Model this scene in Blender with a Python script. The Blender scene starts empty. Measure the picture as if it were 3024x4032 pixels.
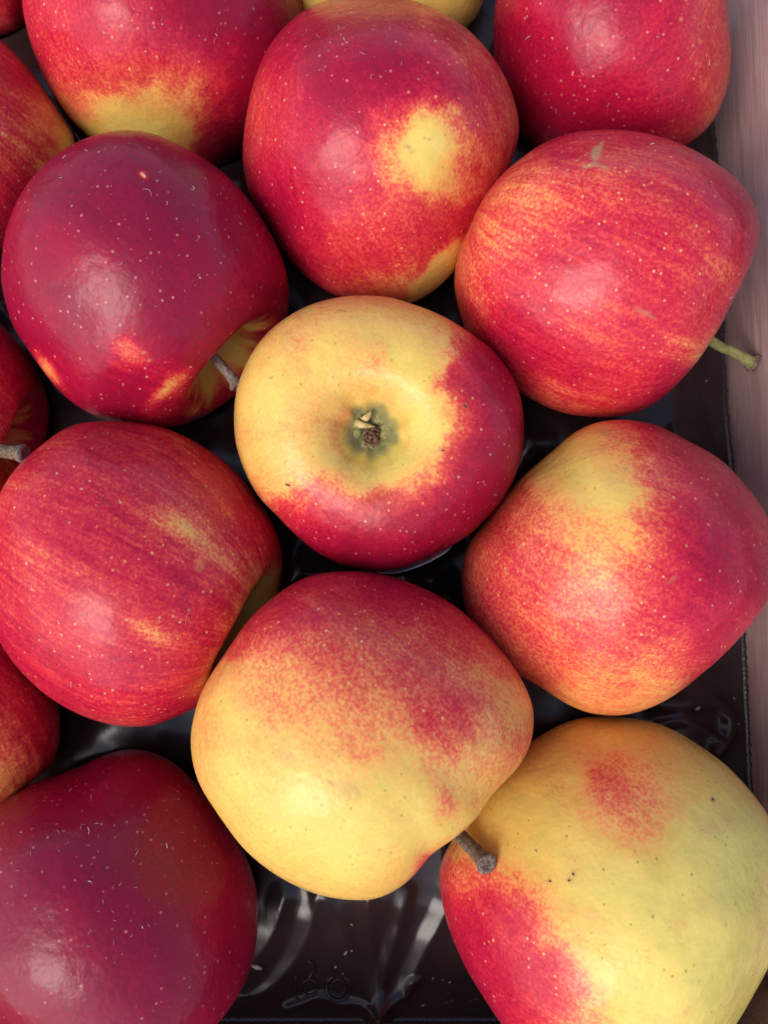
import bpy, bmesh, math, random
import numpy as np
from mathutils import Vector, Matrix
from mathutils.bvhtree import BVHTree

S = bpy.context.scene
COL = S.collection
rnd = random.Random(5)

# ------------------------------------------------------------------ camera
F_PX, CX, CY = 3242.0, 1512.0, 2016.0          # focal length and centre in photo pixels
CAM_H, TILT = 0.249, math.radians(6.0)
cd = bpy.data.cameras.new("camera")
cam = bpy.data.objects.new("camera", cd)
COL.objects.link(cam)
cam.location = (0, 0, CAM_H)
cam.rotation_euler = (TILT, 0, 0)
cd.sensor_fit = 'VERTICAL'
cd.sensor_height = 24.0
cd.lens = 24.0 * F_PX / 4032.0
cd.clip_start, cd.clip_end = 0.005, 100.0
cd.dof.use_dof = True
cd.dof.focus_distance = 0.185
cd.dof.aperture_fstop = 14.0
S.camera = cam

# ------------------------------------------------------------------ sky, sun, exposure
SUN_EL, SUN_AZ = math.radians(49), math.radians(224)   # azimuth from +Y clockwise: the light comes over the photographer's shoulder
w = bpy.data.worlds.new("World")
S.world = w
w.use_nodes = True
nt = w.node_tree
sky = nt.nodes.new('ShaderNodeTexSky')
sky.sky_type = 'NISHITA'
sky.sun_disc = False
sky.sun_elevation, sky.sun_rotation = SUN_EL, SUN_AZ
sky.dust_density = 2.5
bg = nt.nodes['Background']
bg.inputs['Strength'].default_value = 0.15
nt.links.new(sky.outputs[0], bg.inputs['Color'])
sl = bpy.data.lights.new("sun", 'SUN')
sl.energy = 0.95
sl.angle = math.radians(34)
sl.color = (1.0, 0.965, 0.92)
so = bpy.data.objects.new("sun", sl)
COL.objects.link(so)
sd = Vector((math.sin(SUN_AZ) * math.cos(SUN_EL), math.cos(SUN_AZ) * math.cos(SUN_EL), math.sin(SUN_EL)))
so.rotation_euler = sd.to_track_quat('Z', 'Y').to_euler()
S.view_settings.view_transform = 'Standard'
S.view_settings.look = 'None'
S.view_settings.exposure = 0.70
S.view_settings.gamma = 1.0
S.cycles.max_bounces = 8

# ------------------------------------------------------------------ helpers
RM = np.array(cam.rotation_euler.to_matrix())
CAM = np.array([0, 0, CAM_H])
RIGHT, UP, BACK = RM[:, 0], RM[:, 1], RM[:, 2]


def ray(px, py):
    d = RM @ np.array([(px - CX) / F_PX, (CY - py) / F_PX, -1.0])
    return d / np.linalg.norm(d)


def at(px, py, z):
    """point of the plane at height z seen at a photo pixel"""
    d = ray(px, py)
    return CAM + d * ((z - CAM_H) / d[2])


def project(P):
    q = (P - CAM) @ RM
    return CX + F_PX * q[:, 0] / -q[:, 2], CY - F_PX * q[:, 1] / -q[:, 2]


def tag(o, label=None, cat=None, group=None, kind=None):
    if label: o['label'] = label
    if cat: o['category'] = cat
    if group: o['group'] = group
    if kind: o['kind'] = kind
    return o


def mesh_obj(name, verts, faces, mat, parent=None, loc=(0, 0, 0), smooth=True):
    me = bpy.data.meshes.new(name)
    me.from_pydata([tuple(v) for v in verts], [], faces)
    me.update()
    if smooth:
        me.polygons.foreach_set('use_smooth', [True] * len(me.polygons))
    me.materials.append(mat)
    o = bpy.data.objects.new(name, me)
    COL.objects.link(o)
    o.location = loc
    if parent: o.parent = parent
    return o


def tube(path, radii, n=14, cap=True, wob=0.0, seed=0):
    """verts, faces of a tube along a path"""
    r_ = random.Random(seed)
    P = [np.array(p, float) for p in path]
    V, Fc = [], []
    ref = None
    for i, p in enumerate(P):
        t = P[min(i + 1, len(P) - 1)] - P[max(i - 1, 0)]
        t = t / (np.linalg.norm(t) + 1e-12)
        if ref is None:
            ref = np.cross(t, [0.3, 0.2, 0.9]); ref /= np.linalg.norm(ref)
        a = ref - t * (ref @ t); a /= np.linalg.norm(a); ref = a
        b = np.cross(t, a)
        for k in range(n):
            th = 2 * math.pi * k / n
            rr = radii[i] * (1 + wob * (r_.random() - .5))
            V.append(p + rr * (math.cos(th) * a + math.sin(th) * b))
    for i in range(len(P) - 1):
        for k in range(n):
            Fc.append((i * n + k, i * n + (k + 1) % n, (i + 1) * n + (k + 1) % n, (i + 1) * n + k))
    if cap:
        Fc.append(tuple(range(n))[::-1])
        Fc.append(tuple(range((len(P) - 1) * n, len(P) * n)))
    return V, Fc


def crom(pts, n):
    """catmull-rom through points, n samples per span"""
    P = [np.array(p, float) for p in pts]
    P = [2 * P[0] - P[1]] + P + [2 * P[-1] - P[-2]]
    out = []
    for i in range(1, len(P) - 2):
        a, b, c, d = P[i - 1:i + 3]
        for k in range(n):
            t = k / n
            out.append(.5 * (2 * b + (c - a) * t + (2 * a - 5 * b + 4 * c - d) * t * t + (3 * b - a - 3 * c + d) * t ** 3))
    out.append(P[-2])
    return np.array(out)


# ------------------------------------------------------------------ materials
class NT:
    def __init__(self, name):
        self.m = bpy.data.materials.new(name)
        self.m.use_nodes = True
        self.t = self.m.node_tree
        self.b = self.t.nodes['Principled BSDF']
        self.out = self.t.nodes['Material Output']

    def n(self, ty, **kw):
        x = self.t.nodes.new(ty)
        for k, v in kw.items():
            if k.startswith('i_'):
                x.inputs[k[2:].replace('_', ' ')].default_value = v
            else:
                setattr(x, k, v)
        return x

    def l(self, a, b):
        self.t.links.new(a, b)

    def _in(self, sock, v):
        if isinstance(v, (int, float)): sock.default_value = v
        elif isinstance(v, tuple): sock.default_value = v
        else: self.l(v, sock)

    def math(self, op, a, b=0.0, c=None, clamp=False):
        x = self.n('ShaderNodeMath', operation=op)
        x.use_clamp = clamp
        self._in(x.inputs[0], a); self._in(x.inputs[1], b)
        if c is not None: self._in(x.inputs[2], c)
        return x.outputs[0]

    def attr(self, name):
        return self.n('ShaderNodeAttribute', attribute_name=name)

    def noise(self, vec, scale, detail=2.0, rough=.5, dist=0.0):
        x = self.n('ShaderNodeTexNoise')
        x.inputs['Scale'].default_value = scale
        x.inputs['Detail'].default_value = detail
        x.inputs['Roughness'].default_value = rough
        x.inputs['Distortion'].default_value = dist
        if vec is not None: self.l(vec, x.inputs['Vector'])
        return x.outputs['Fac']

    def ramp(self, fac, stops, interp='LINEAR'):
        x = self.n('ShaderNodeValToRGB')
        x.color_ramp.interpolation = interp
        els = x.color_ramp.elements
        while len(els) < len(stops): els.new(0.5)
        for e, (p, c) in zip(els, stops):
            e.position = p
            e.color = (*c, 1) if len(c) == 3 else c
        self.l(fac, x.inputs[0])
        return x.outputs[0]

    def mix(self, fac, a, b, blend='MIX'):
        x = self.n('ShaderNodeMix', data_type='RGBA', blend_type=blend)
        self._in(x.inputs[0], fac)
        self._in(x.inputs[6], (*a, 1) if isinstance(a, tuple) and len(a) == 3 else a)
        self._in(x.inputs[7], (*b, 1) if isinstance(b, tuple) and len(b) == 3 else b)
        return x.outputs[2]

    def smooth(self, v, lo, hi):
        x = self.n('ShaderNodeMapRange', interpolation_type='SMOOTHSTEP')
        self._in(x.inputs[0], v)
        x.inputs[1].default_value = lo; x.inputs[2].default_value = hi
        return x.outputs[0]

    def bump(self, h, strength, dist):
        x = self.n('ShaderNodeBump')
        x.inputs['Strength'].default_value = strength
        x.inputs['Distance'].default_value = dist
        self.l(h, x.inputs['Height'])
        return x.outputs['Normal']


def apple_material():
    N = NT('apple_skin')
    tc = N.n('ShaderNodeTexCoord').outputs['Object']
    oi = N.n('ShaderNodeObjectInfo').outputs['Random']
    off = N.n('ShaderNodeVectorMath', operation='MULTIPLY_ADD')
    cmb = N.n('ShaderNodeCombineXYZ')
    for k in range(3): N.l(oi, cmb.inputs[k])
    N.l(cmb.outputs[0], off.inputs[0]); off.inputs[1].default_value = (.7, 1.3, 2.1); N.l(tc, off.inputs[2])
    P = off.outputs[0]
    b = N.attr('blush').outputs['Fac']
    st = N.attr('grain').outputs['Vector']
    so_ = N.n('ShaderNodeVectorMath', operation='ADD')
    sc_ = N.n('ShaderNodeVectorMath', operation='SCALE'); N.l(cmb.outputs[0], sc_.inputs[0]); sc_.inputs['Scale'].default_value = 37.0
    N.l(st, so_.inputs[0]); N.l(sc_.outputs[0], so_.inputs[1])
    so2 = N.n('ShaderNodeVectorMath', operation='MULTIPLY'); N.l(so_.outputs[0], so2.inputs[0]); so2.inputs[1].default_value = (3.2, 3.2, 1.8)
    mid = N.math('MULTIPLY', N.math('MULTIPLY', b, N.math('SUBTRACT', 1.0, b)), 4.0)
    amp = N.math('MULTIPLY_ADD', mid, 0.24, 0.09)
    m1 = N.math('SUBTRACT', N.smooth(N.noise(P, 1250, 2.5, .62), .34, .66), .5)
    m2 = N.math('SUBTRACT', N.noise(P, 330, 2.0, .6), .5)
    s1 = N.math('SUBTRACT', N.noise(so_.outputs[0], 1.0, 3.5, .62, .25), .5)
    bl = N.math('SUBTRACT', N.noise(P, 95, 3.0, .55), .5)
    t = N.math('ADD', N.math('MULTIPLY', m1, .44), N.math('MULTIPLY', m2, .42))
    s2 = N.math('SUBTRACT', N.noise(so2.outputs[0], 1.0, 2.0, .6, .1), .5)
    sk = N.attr('streak').outputs['Fac']
    t = N.math('ADD', t, N.math('MULTIPLY', N.math('ADD', N.math('MULTIPLY', s1, 1.35), N.math('MULTIPLY', s2, .8)), sk))
    t = N.math('ADD', t, N.math('MULTIPLY', bl, .28))
    bb = N.math('ADD', b, N.math('MULTIPLY', t, amp), clamp=True)
    col = N.ramp(bb, [
        (0.00, (0.78, 0.575, 0.138)),
        (0.12, (0.79, 0.500, 0.108)),
        (0.27, (0.80, 0.375, 0.095)),
        (0.38, (0.77, 0.200, 0.075)),
        (0.49, (0.67, 0.078, 0.052)),
        (0.60, (0.565, 0.0240, 0.040)),
        (0.72, (0.44, 0.0085, 0.036)),
        (0.82, (0.330, 0.0040, 0.027)),
        (0.92, (0.270, 0.0050, 0.031)),
        (1.00, (0.205, 0.0055, 0.0255))])
    g = N.attr('green').outputs['Fac']
    gn = N.math('MULTIPLY', g, N.math('MULTIPLY_ADD', N.noise(P, 300, 3, .6), 1.0, .5), clamp=True)
    col = N.mix(gn, col, (0.43, 0.42, 0.075))
    low = N.math('SUBTRACT', 1.0, N.smooth(bb, .05, .42))
    gb = N.math('MULTIPLY', N.math('MULTIPLY', N.smooth(N.noise(P, 60, 3, .6), .50, .68), .38), low)
    col = N.mix(gb, col, (0.52, 0.46, 0.10))
    pb = N.math('MULTIPLY', N.math('MULTIPLY', N.smooth(N.noise(P, 85, 4, .65), .55, .68), .30), low)
    col = N.mix(pb, col, (0.74, 0.30, 0.12))
    # grey-green down round the eye and russet at the stem
    ru = N.attr('russet').outputs['Fac']
    rcol = N.mix(N.noise(P, 900, 3, .7), (0.13, 0.12, 0.045), (0.28, 0.25, 0.11))
    col = N.mix(N.math('MULTIPLY', ru, N.math('MULTIPLY_ADD', N.noise(P, 500, 2), .9, .5), clamp=True), col, rcol)
    # healed scars and bruises
    br = N.attr('brown').outputs['Fac']
    col = N.mix(N.math('MULTIPLY', br, N.math('MULTIPLY_ADD', N.noise(P, 1400, 2), 1.0, .35), clamp=True), col, (0.46, 0.235, 0.11))
    # lenticels: pale on red skin, green-brown on yellow skin
    def dots(scale, r, gate):
        v = N.n('ShaderNodeTexVoronoi'); v.inputs['Scale'].default_value = scale
        N.l(P, v.inputs['Vector'])
        d = N.n('ShaderNodeMapRange', interpolation_type='SMOOTHSTEP')
        N.l(v.outputs['Distance'], d.inputs[0])
        d.inputs[1].default_value = r; d.inputs[2].default_value = r * .5
        d.inputs[3].default_value = 0; d.inputs[4].default_value = 1
        sep = N.n('ShaderNodeSeparateColor'); N.l(v.outputs['Color'], sep.inputs[0])
        return N.math('MULTIPLY', d.outputs[0], N.math('GREATER_THAN', sep.outputs[0], gate)), sep.outputs[1]
    d1, v1 = dots(400, .165, .2)
    d2, v2 = dots(640, .15, .5)
    dd = N.math('MAXIMUM', N.math('MULTIPLY', d1, N.math('MULTIPLY_ADD', v1, .5, .5)), N.math('MULTIPLY', d2, N.math('MULTIPLY', v2, .6)))
    pal = N.ramp(bb, [(0.0, (0.27, 0.24, 0.04)), (.22, (0.32, 0.24, 0.045)), (.34, (0.80, 0.50, 0.13)), (.6, (0.84, 0.50, 0.22)), (.8, (0.70, 0.27, 0.20)), (1.0, (0.62, 0.22, 0.20))])
    col = N.mix(N.math('MULTIPLY', dd, N.math('MULTIPLY', N.attr('lenticel').outputs['Fac'], .86)), col, pal)
    N.l(col, N.b.inputs['Base Color'])
    ro = N.math('MULTIPLY_ADD', N.noise(P, 190, 5, .7), .34, .12)
    N.l(ro, N.b.inputs['Roughness'])
    N.b.inputs['IOR'].default_value = 1.34
    N.b.inputs['Coat Weight'].default_value = .05
    N.b.inputs['Coat Roughness'].default_value = .2
    N.b.inputs['Subsurface Weight'].default_value = .12
    N.b.inputs['Subsurface Radius'].default_value = (1.0, .35, .12)
    N.b.inputs['Subsurface Scale'].default_value = .0016
    N.b.inputs['Sheen Weight'].default_value = .0
    N.b.inputs['Sheen Roughness'].default_value = .4
    h = N.math('ADD', N.math('ADD', N.noise(P, 140, 3, .55), N.math('MULTIPLY', N.noise(P, 48, 2, .5), 2.2)), N.math('MULTIPLY', N.noise(P, 700, 3, .6), .16))
    N.l(N.bump(h, .42, .0012), N.b.inputs['Normal'])
    return N.m


def simple(name, c1, c2, scale, rough, bump=.3, bdist=.0005, detail=4, stretch=None, spec=.5):
    N = NT(name)
    v = N.n('ShaderNodeTexCoord').outputs['Object']
    if stretch:
        mp = N.n('ShaderNodeMapping'); mp.inputs['Scale'].default_value = stretch
        N.l(v, mp.inputs['Vector']); v = mp.outputs[0]
    f = N.noise(v, scale, detail, .65)
    N.l(N.mix(N.smooth(f, .3, .7), c1, c2), N.b.inputs['Base Color'])
    N.b.inputs['Roughness'].default_value = rough
    N.b.inputs['Specular IOR Level'].default_value = spec
    N.l(N.bump(f, bump, bdist), N.b.inputs['Normal'])
    return N.m


def plastic_material():
    N = NT('black_tray_plastic')
    v = N.n('ShaderNodeTexCoord').outputs['Object']
    N.l(N.mix(N.noise(v, 60, 3), (0.018, 0.0105, 0.0100), (0.036, 0.021, 0.020)), N.b.inputs['Base Color'])
    # fine dust in the rub marks roughens the gloss
    dust = N.smooth(N.noise(v, 1500, 3, .7), .66, .8)
    N.l(N.math('MULTIPLY_ADD', N.noise(v, 90, 4, .6), .20, .10), N.b.inputs['Roughness'])
    N.b.inputs['IOR'].default_value = 1.42
    mp = N.n('ShaderNodeMapping'); mp.inputs['Scale'].default_value = (1, .12, 1)
    N.l(v, mp.inputs['Vector'])
    h = N.math('ADD', N.math('MULTIPLY', N.noise(mp.outputs[0], 1400, 3, .6), .10), N.noise(v, 60, 2, .5))
    h = N.math('ADD', h, N.math('MULTIPLY', dust, .15))
    N.l(N.bump(h, .22, .0012), N.b.inputs['Normal'])
    return N.m


def wood_material(name, c1, c2, c3):
    """sawn board, grain along local Y"""
    N = NT(name)
    v = N.n('ShaderNodeTexCoord').outputs['Object']
    mp = N.n('ShaderNodeMapping'); mp.inputs['Scale'].default_value = (1, .035, 1)
    N.l(v, mp.inputs['Vector'])
    f1 = N.noise(mp.outputs[0], 1700, 5, .75, .2)
    f2 = N.noise(mp.outputs[0], 160, 3, .6, .6)
    f3 = N.noise(v, 30, 3, .6)
    c = N.mix(N.smooth(f1, .40, .66), c1, c2)
    c = N.mix(N.math('MULTIPLY', N.smooth(f2, .5, .75), .55), c, c3)
    c = N.mix(N.math('MULTIPLY', N.smooth(f3, .5, .8), .35), c, c3)
    mq = N.n('ShaderNodeMapping'); mq.inputs['Scale'].default_value = (1, .06, 1); N.l(v, mq.inputs['Vector'])
    sc = N.smooth(N.noise(mq.outputs[0], 1300, 3, .8), .60, .72)
    c = N.mix(N.math('MULTIPLY', sc, .45), c, (min(.85, c2[0] * 1.3), min(.85, c2[1] * 1.3), min(.85, c2[2] * 1.3)))
    dk = N.smooth(N.noise(mq.outputs[0], 800, 4, .8), .64, .74)
    c = N.mix(N.math('MULTIPLY', dk, .5), c, (c3[0] * .55, c3[1] * .5, c3[2] * .5))
    N.l(c, N.b.inputs['Base Color'])
    N.b.inputs['Roughness'].default_value = .72
    N.b.inputs['Specular IOR Level'].default_value = .3
    N.l(N.bump(N.math('ADD', f1, N.math('MULTIPLY', f2, .7)), .5, .0004), N.b.inputs['Normal'])
    return N.m


M_APPLE = apple_material()
M_PLASTIC = plastic_material()
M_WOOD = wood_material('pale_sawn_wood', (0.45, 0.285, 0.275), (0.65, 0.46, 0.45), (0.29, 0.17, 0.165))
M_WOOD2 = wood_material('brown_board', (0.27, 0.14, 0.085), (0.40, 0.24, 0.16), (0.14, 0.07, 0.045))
M_STEM_G = simple('green_stem_bark', (0.20, 0.22, 0.045), (0.33, 0.30, 0.13), 900, .8, 1.0, .001, stretch=(1, 1, .4))
M_STEM_B = simple('brown_stem_bark', (0.115, 0.075, 0.038), (0.25, 0.185, 0.115), 1100, .85, 1.0, .001)
M_STEM_D = simple('grey_brown_stem_bark', (0.15, 0.10, 0.075), (0.36, 0.29, 0.24), 1200, .85, 1.0, .001)
M_SCAR = simple('dry_stem_end', (0.07, 0.038, 0.03), (0.30, 0.21, 0.17), 1500, .85, .9, .0006)
M_SEPAL = simple('downy_sepal', (0.165, 0.145, 0.040), (0.35, 0.30, 0.105), 1400, .85, .6)
M_SEPTIP = simple('dry_sepal_tip', (0.44, 0.30, 0.09), (0.64, 0.48, 0.20), 1300, .85, .6)
M_TUFT = simple('dry_stamen', (0.085, 0.03, 0.018), (0.26, 0.12, 0.065), 1800, .9, .9, .0006)
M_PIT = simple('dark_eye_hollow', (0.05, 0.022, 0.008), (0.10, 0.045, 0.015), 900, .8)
M_PAPER = simple('white_sticker_paper', (0.72, 0.70, 0.72), (0.80, 0.78, 0.79), 600, .5, .1)
M_LINT = simple('pale_fibre', (0.42, 0.23, 0.21), (0.58, 0.38, 0.33), 800, .7, .1)
M_GRIT = simple('dark_grit', (0.05, 0.02, 0.012), (0.10, 0.05, 0.03), 800, .8, .1)

# ------------------------------------------------------------------ crate and tray setting sizes
TRAY_X, TRAY_Y = 0.1030, -0.1152
FLANGE = 0.010


def box(name, x0, x1, y0, y1, z0, z1, mat, parent, bev=.0008):
    bm = bmesh.new()
    bmesh.ops.create_cube(bm, size=1)
    for v in bm.verts:
        v.co = ((x0, x1)[v.co.x > 0], (y0, y1)[v.co.y > 0], (z0, z1)[v.co.z > 0])
    bmesh.ops.bevel(bm, geom=bm.edges[:], offset=bev, segments=2, affect='EDGES')
    me = bpy.data.meshes.new(name); bm.to_mesh(me); bm.free()
    me.materials.append(mat)
    o = bpy.data.objects.new(name, me); COL.objects.link(o); o.parent = parent
    return o


crate = bpy.data.objects.new('wooden_crate', None)
COL.objects.link(crate)
tag(crate, 'pale pinkish wooden crate whose side wall runs down the right of the apples', 'crate')
sp = box('side_panel', .1040, .1125, -.1165, .240, -.006, .060, M_WOOD, crate)
# the end board: grain across, so its mesh is turned
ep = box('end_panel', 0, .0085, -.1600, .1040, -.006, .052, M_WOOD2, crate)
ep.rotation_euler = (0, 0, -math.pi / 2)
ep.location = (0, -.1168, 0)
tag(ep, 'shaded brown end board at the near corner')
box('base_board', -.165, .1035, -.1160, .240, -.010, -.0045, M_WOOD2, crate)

V = [(px_, py_, pz_) for pz_ in (-.0044, .047) for px_, py_ in ((.1037, -.1163), (.1037, -.1020), (.0995, -.1030), (.0915, -.1110), (.0900, -.1163))]
Fc = [(0, 1, 2, 3, 4)[::1], (9, 8, 7, 6, 5)] + [(i, i + 5, (i + 1) % 5 + 5, (i + 1) % 5) for i in range(5)]
post = mesh_obj('corner_post', V, Fc, M_WOOD2, crate, smooth=False)
bv_ = post.modifiers.new('bevel', 'BEVEL'); bv_.width = .0006; bv_.segments = 2
post.data.flip_normals()

# ------------------------------------------------------------------ the apples
PROFILE = [(0, .36), (.055, .40), (.12, .51), (.19, .65), (.275, .775), (.39, .85), (.53, .865), (.72, .765), (.90, .52), (.99, .16),
           (.985, -.16), (.88, -.49), (.70, -.72), (.52, -.825), (.38, -.85), (.26, -.83), (.16, -.775), (.07, -.72), (0, -.705)]
PROFILE_EYE = PROFILE[:10] + [(.99, -.16), (.91, -.46), (.775, -.645), (.62, -.74), (.48, -.775), (.37, -.765), (.28, -.715), (.205, -.64), (.14, -.57), (.08, -.53), (.04, -.522), (0, -.52)]
PROFILE_PLAIN = PROFILE[:10] + [(.985, -.16), (.89, -.48), (.72, -.70), (.53, -.80), (.36, -.842), (.2, -.858), (.09, -.862), (0, -.863)]


def grid(bbox, rows):
    x0, y0, x1, y1 = bbox
    R, C = len(rows), len(rows[0])
    pts, val = [], []
    for j, r in enumerate(rows):
        assert len(r) == C, (bbox, j, r)
        for i, ch in enumerate(r):
            pts.append((x0 + (i + .5) * (x1 - x0) / C, y0 + (j + .5) * (y1 - y0) / R))
            val.append(min(1.0, int(ch, 16) / 12.0 + .045 * (int(ch, 16) > 4)))
    return np.array(pts), np.array(val), ((x1 - x0) / C, (y1 - y0) / R)


def sstep(x, a, b):
    t = np.clip((x - a) / (b - a), 0, 1)
    return t * t * (3 - 2 * t)


def vnoise(X, Y, f, seed):
    r_ = np.random.RandomState(seed); T = r_.rand(64, 64)
    u, v_ = X * f + 31.3, Y * f + 17.7
    i, j = np.floor(u).astype(int), np.floor(v_).astype(int)
    a, b = u - i, v_ - j
    a, b = a * a * (3 - 2 * a), b * b * (3 - 2 * b)
    g = lambda p, q_: T[p % 64, q_ % 64]
    return (g(i, j) * (1 - a) + g(i + 1, j) * a) * (1 - b) + (g(i, j + 1) * (1 - a) + g(i + 1, j + 1) * a) * b


def build_apple(spec):
    nla, nlo = spec.get('res', (190, 340))
    prof = crom(PROFILE_EYE if spec.get('eye') else PROFILE_PLAIN, 24)
    # even arc-length rows
    seg = np.r_[0, np.cumsum(np.hypot(*np.diff(prof, axis=0).T))]
    tt = np.linspace(0, seg[-1], nla + 1)
    rho = np.interp(tt, seg, prof[:, 0]); zz = np.interp(tt, seg, prof[:, 1])
    rs = np.random.RandomState(spec['seed'])
    lon = np.linspace(0, 2 * np.pi, nlo, endpoint=False)
    RH, LO = np.meshgrid(rho, lon, indexing='ij'); ZZ = np.repeat(zz[:, None], nlo, 1)
    # five soft ribs towards the eye and slow lumps
    ph = rs.rand(8) * 6.28
    low = sstep(-ZZ, .1, .6) * sstep(RH, .15, .7)
    rib = 1 + spec.get('rib', .018) * np.cos(5 * LO + ph[0]) * low * sstep(RH, .05, .3) + .012 * np.cos(3 * LO + ph[1]) * sstep(ZZ, .3, .9)
    lump = 1 + .012 * np.sin(2 * LO + ph[2] + 2 * ZZ) + .009 * np.sin(3 * LO + ph[3] - 3 * ZZ) + .004 * np.sin(6 * LO + ph[5] + 5 * ZZ)
    puck = 1 + (.04 * np.cos(10 * LO + ph[6]) + .04 * np.cos(7 * LO + ph[7])) * np.exp(-((RH - .16) / .09) ** 2) * (ZZ < 0) if spec.get('eye') else 1.0
    RH2 = RH * rib * lump * puck
    ZZ2 = ZZ * (1 + .02 * np.sin(LO + ph[4]) * RH)
    loc = np.stack([RH2 * np.cos(LO), RH2 * np.sin(LO), ZZ2 * spec.get('tall', 1.0)], -1).reshape(-1, 3)
    th = np.repeat(np.linspace(0, np.pi, nla + 1)[:, None], nlo, 1).reshape(-1)
    lo = LO.reshape(-1)
    grain = np.stack([np.cos(lo) * 13.0, np.sin(lo) * 13.0, th * 1.5], -1)
    # orientation: axis given as (right, up, towards the camera)
    ax = np.array(spec['axis'], float); ax /= np.linalg.norm(ax)
    out = np.array(spec['outline'], float)
    cpx = np.array(spec.get('centre', ((out[:, 0].min() + out[:, 0].max()) / 2, (out[:, 1].min() + out[:, 1].max()) / 2)))
    C = at(cpx[0], cpx[1], spec['z'])
    d = np.linalg.norm(C - CAM)
    v = (C - CAM) / d
    e1 = RIGHT - v * (RIGHT @ v); e1 /= np.linalg.norm(e1)
    e2 = np.cross(e1, v); e2 = -e2 if e2 @ UP < 0 else e2
    A = ax[0] * e1 + ax[1] * e2 - ax[2] * v
    tmp = e1 if abs(A @ e1) < .8 else e2
    X = tmp - A * (A @ tmp); X /= np.linalg.norm(X); Y = np.cross(A, X)
    # outline -> radius by direction round the apple
    al, rt = [], []
    for p in out:
        q = ray(*p); q = q * (d / (q @ v)) + CAM - C
        a, b = q @ e1, q @ e2
        al.append(math.atan2(b, a)); rt.append(d * math.sin(math.atan(math.hypot(a, b) / d)))
    o_ = np.argsort(al); al = np.array(al)[o_]; rt = np.array(rt)[o_]
    deg = (np.arange(360) + .5) / 360 * 2 * np.pi - np.pi
    tgt = np.interp(deg, np.r_[al - 2 * np.pi, al, al + 2 * np.pi], np.r_[rt, rt, rt])
    ker = np.exp(-.5 * (np.arange(-12, 13) / spec.get('osm', 2.8)) ** 2); ker /= ker.sum()
    sm = lambda f, k=ker: np.convolve(np.r_[f[-len(k):], f, f[:len(k)]], k, 'same')[len(k):-len(k)]
    tgt = sm(tgt)
    rmean = tgt.mean()
    P = (loc[:, :1] * X + loc[:, 1:2] * Y + loc[:, 2:] * A)
    P -= (P.max(0) + P.min(0)) / 2 * .0
    P *= rmean * spec.get('fat', 1.0)
    for it in range(5):
        a, b, wd = P @ e1, P @ e2, P @ v
        t = np.hypot(a, b)
        eff = d * np.sin(np.arctan(t / (d + wd)))
        bi = ((np.arctan2(b, a) + np.pi) / (2 * np.pi) * 360).astype(int) % 360
        s = np.zeros(360); np.maximum.at(s, bi, eff)
        s = np.maximum(s, np.maximum(np.roll(s, 1), np.roll(s, -1)))
        k = sm(tgt / s, ker)
        ang = (np.arctan2(b, a) + np.pi) / (2 * np.pi) * 360 - .5
        kv = np.interp(ang, np.arange(-1, 361), np.r_[k[-1], k, k[0]])
        f = 1 + (kv - 1) * sstep(t / rmean, .0, .75)
        P = (a * f)[:, None] * e1 + (b * f)[:, None] * e2 + wd[:, None] * v
    # faces
    idx = np.arange((nla + 1) * nlo).reshape(nla + 1, nlo)
    q = np.stack([idx[:-1], idx[1:], np.roll(idx, -1, 1)[1:], np.roll(idx, -1, 1)[:-1]], -1).reshape(-1, 4)
    me = bpy.data.meshes.new('apple')
    me.vertices.add(len(P)); me.vertices.foreach_set('co', P.astype(np.float32).ravel())
    me.loops.add(q.size); me.loops.foreach_set('vertex_index', q.astype(np.int32).ravel())
    me.polygons.add(len(q)); me.polygons.foreach_set('loop_start', np.arange(0, q.size, 4, dtype=np.int32))
    me.polygons.foreach_set('use_smooth', np.ones(len(q), bool))
    me.update(calc_edges=True)
    me.validate()
    # skin colour: the amount of red blush, laid round the apple
    a, b, wd = P @ e1, P @ e2, P @ v
    r3 = np.linalg.norm(P, axis=1) + 1e-9
    psi = np.arccos(np.clip(-wd / r3, -1, 1))
    lim = math.radians(78)
    Q = P.copy()
    far = psi > lim
    t = np.hypot(a, b) + 1e-9
    ta, tb = a / t, b / t
    Rr = np.interp((np.arctan2(b, a) + np.pi) / (2 * np.pi) * 360 - .5, np.arange(-1, 361), np.r_[tgt[-1], tgt, tgt[0]])
    Q[far] = ((ta * Rr)[:, None] * e1 + (tb * Rr)[:, None] * e2)[far] * .97
    px, py = project(Q + C)
    ox_, oy_ = rs.rand(2) * 900
    wx = 70 * (vnoise(px + ox_, py, 1 / 105., spec['seed']) - .5) + 42 * (vnoise(px, py + oy_, 1 / 42., spec['seed'] + 40) - .5) + 22 * (vnoise(px, py + oy_, 1 / 19., spec['seed'] + 60) - .5)
    wy = 70 * (vnoise(px + oy_, py, 1 / 105., spec['seed'] + 20) - .5) + 42 * (vnoise(px, py + ox_, 1 / 42., spec['seed'] + 80) - .5) + 22 * (vnoise(px, py + ox_, 1 / 19., spec['seed'] + 90) - .5)
    gp, gv, (gx, gy) = grid(spec['bbox'], spec['skin'])
    num = np.zeros(len(P)); den = np.zeros(len(P)) + 1e-12
    x0, y0, x1, y1 = spec['bbox']
    pxc = np.clip(px + wx, x0 + .3 * gx, x1 - .3 * gx); pyc = np.clip(py + wy, y0 + .3 * gy, y1 - .3 * gy)
    sg = spec.get('sig', .46)
    for (gxx, gyy), vv in zip(gp, gv):
        wgt = np.exp(-.5 * (((pxc - gxx) / (gx * sg)) ** 2 + ((pyc - gyy) / (gy * sg)) ** 2))
        num += wgt * vv; den += wgt
    blush = num / den
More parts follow.
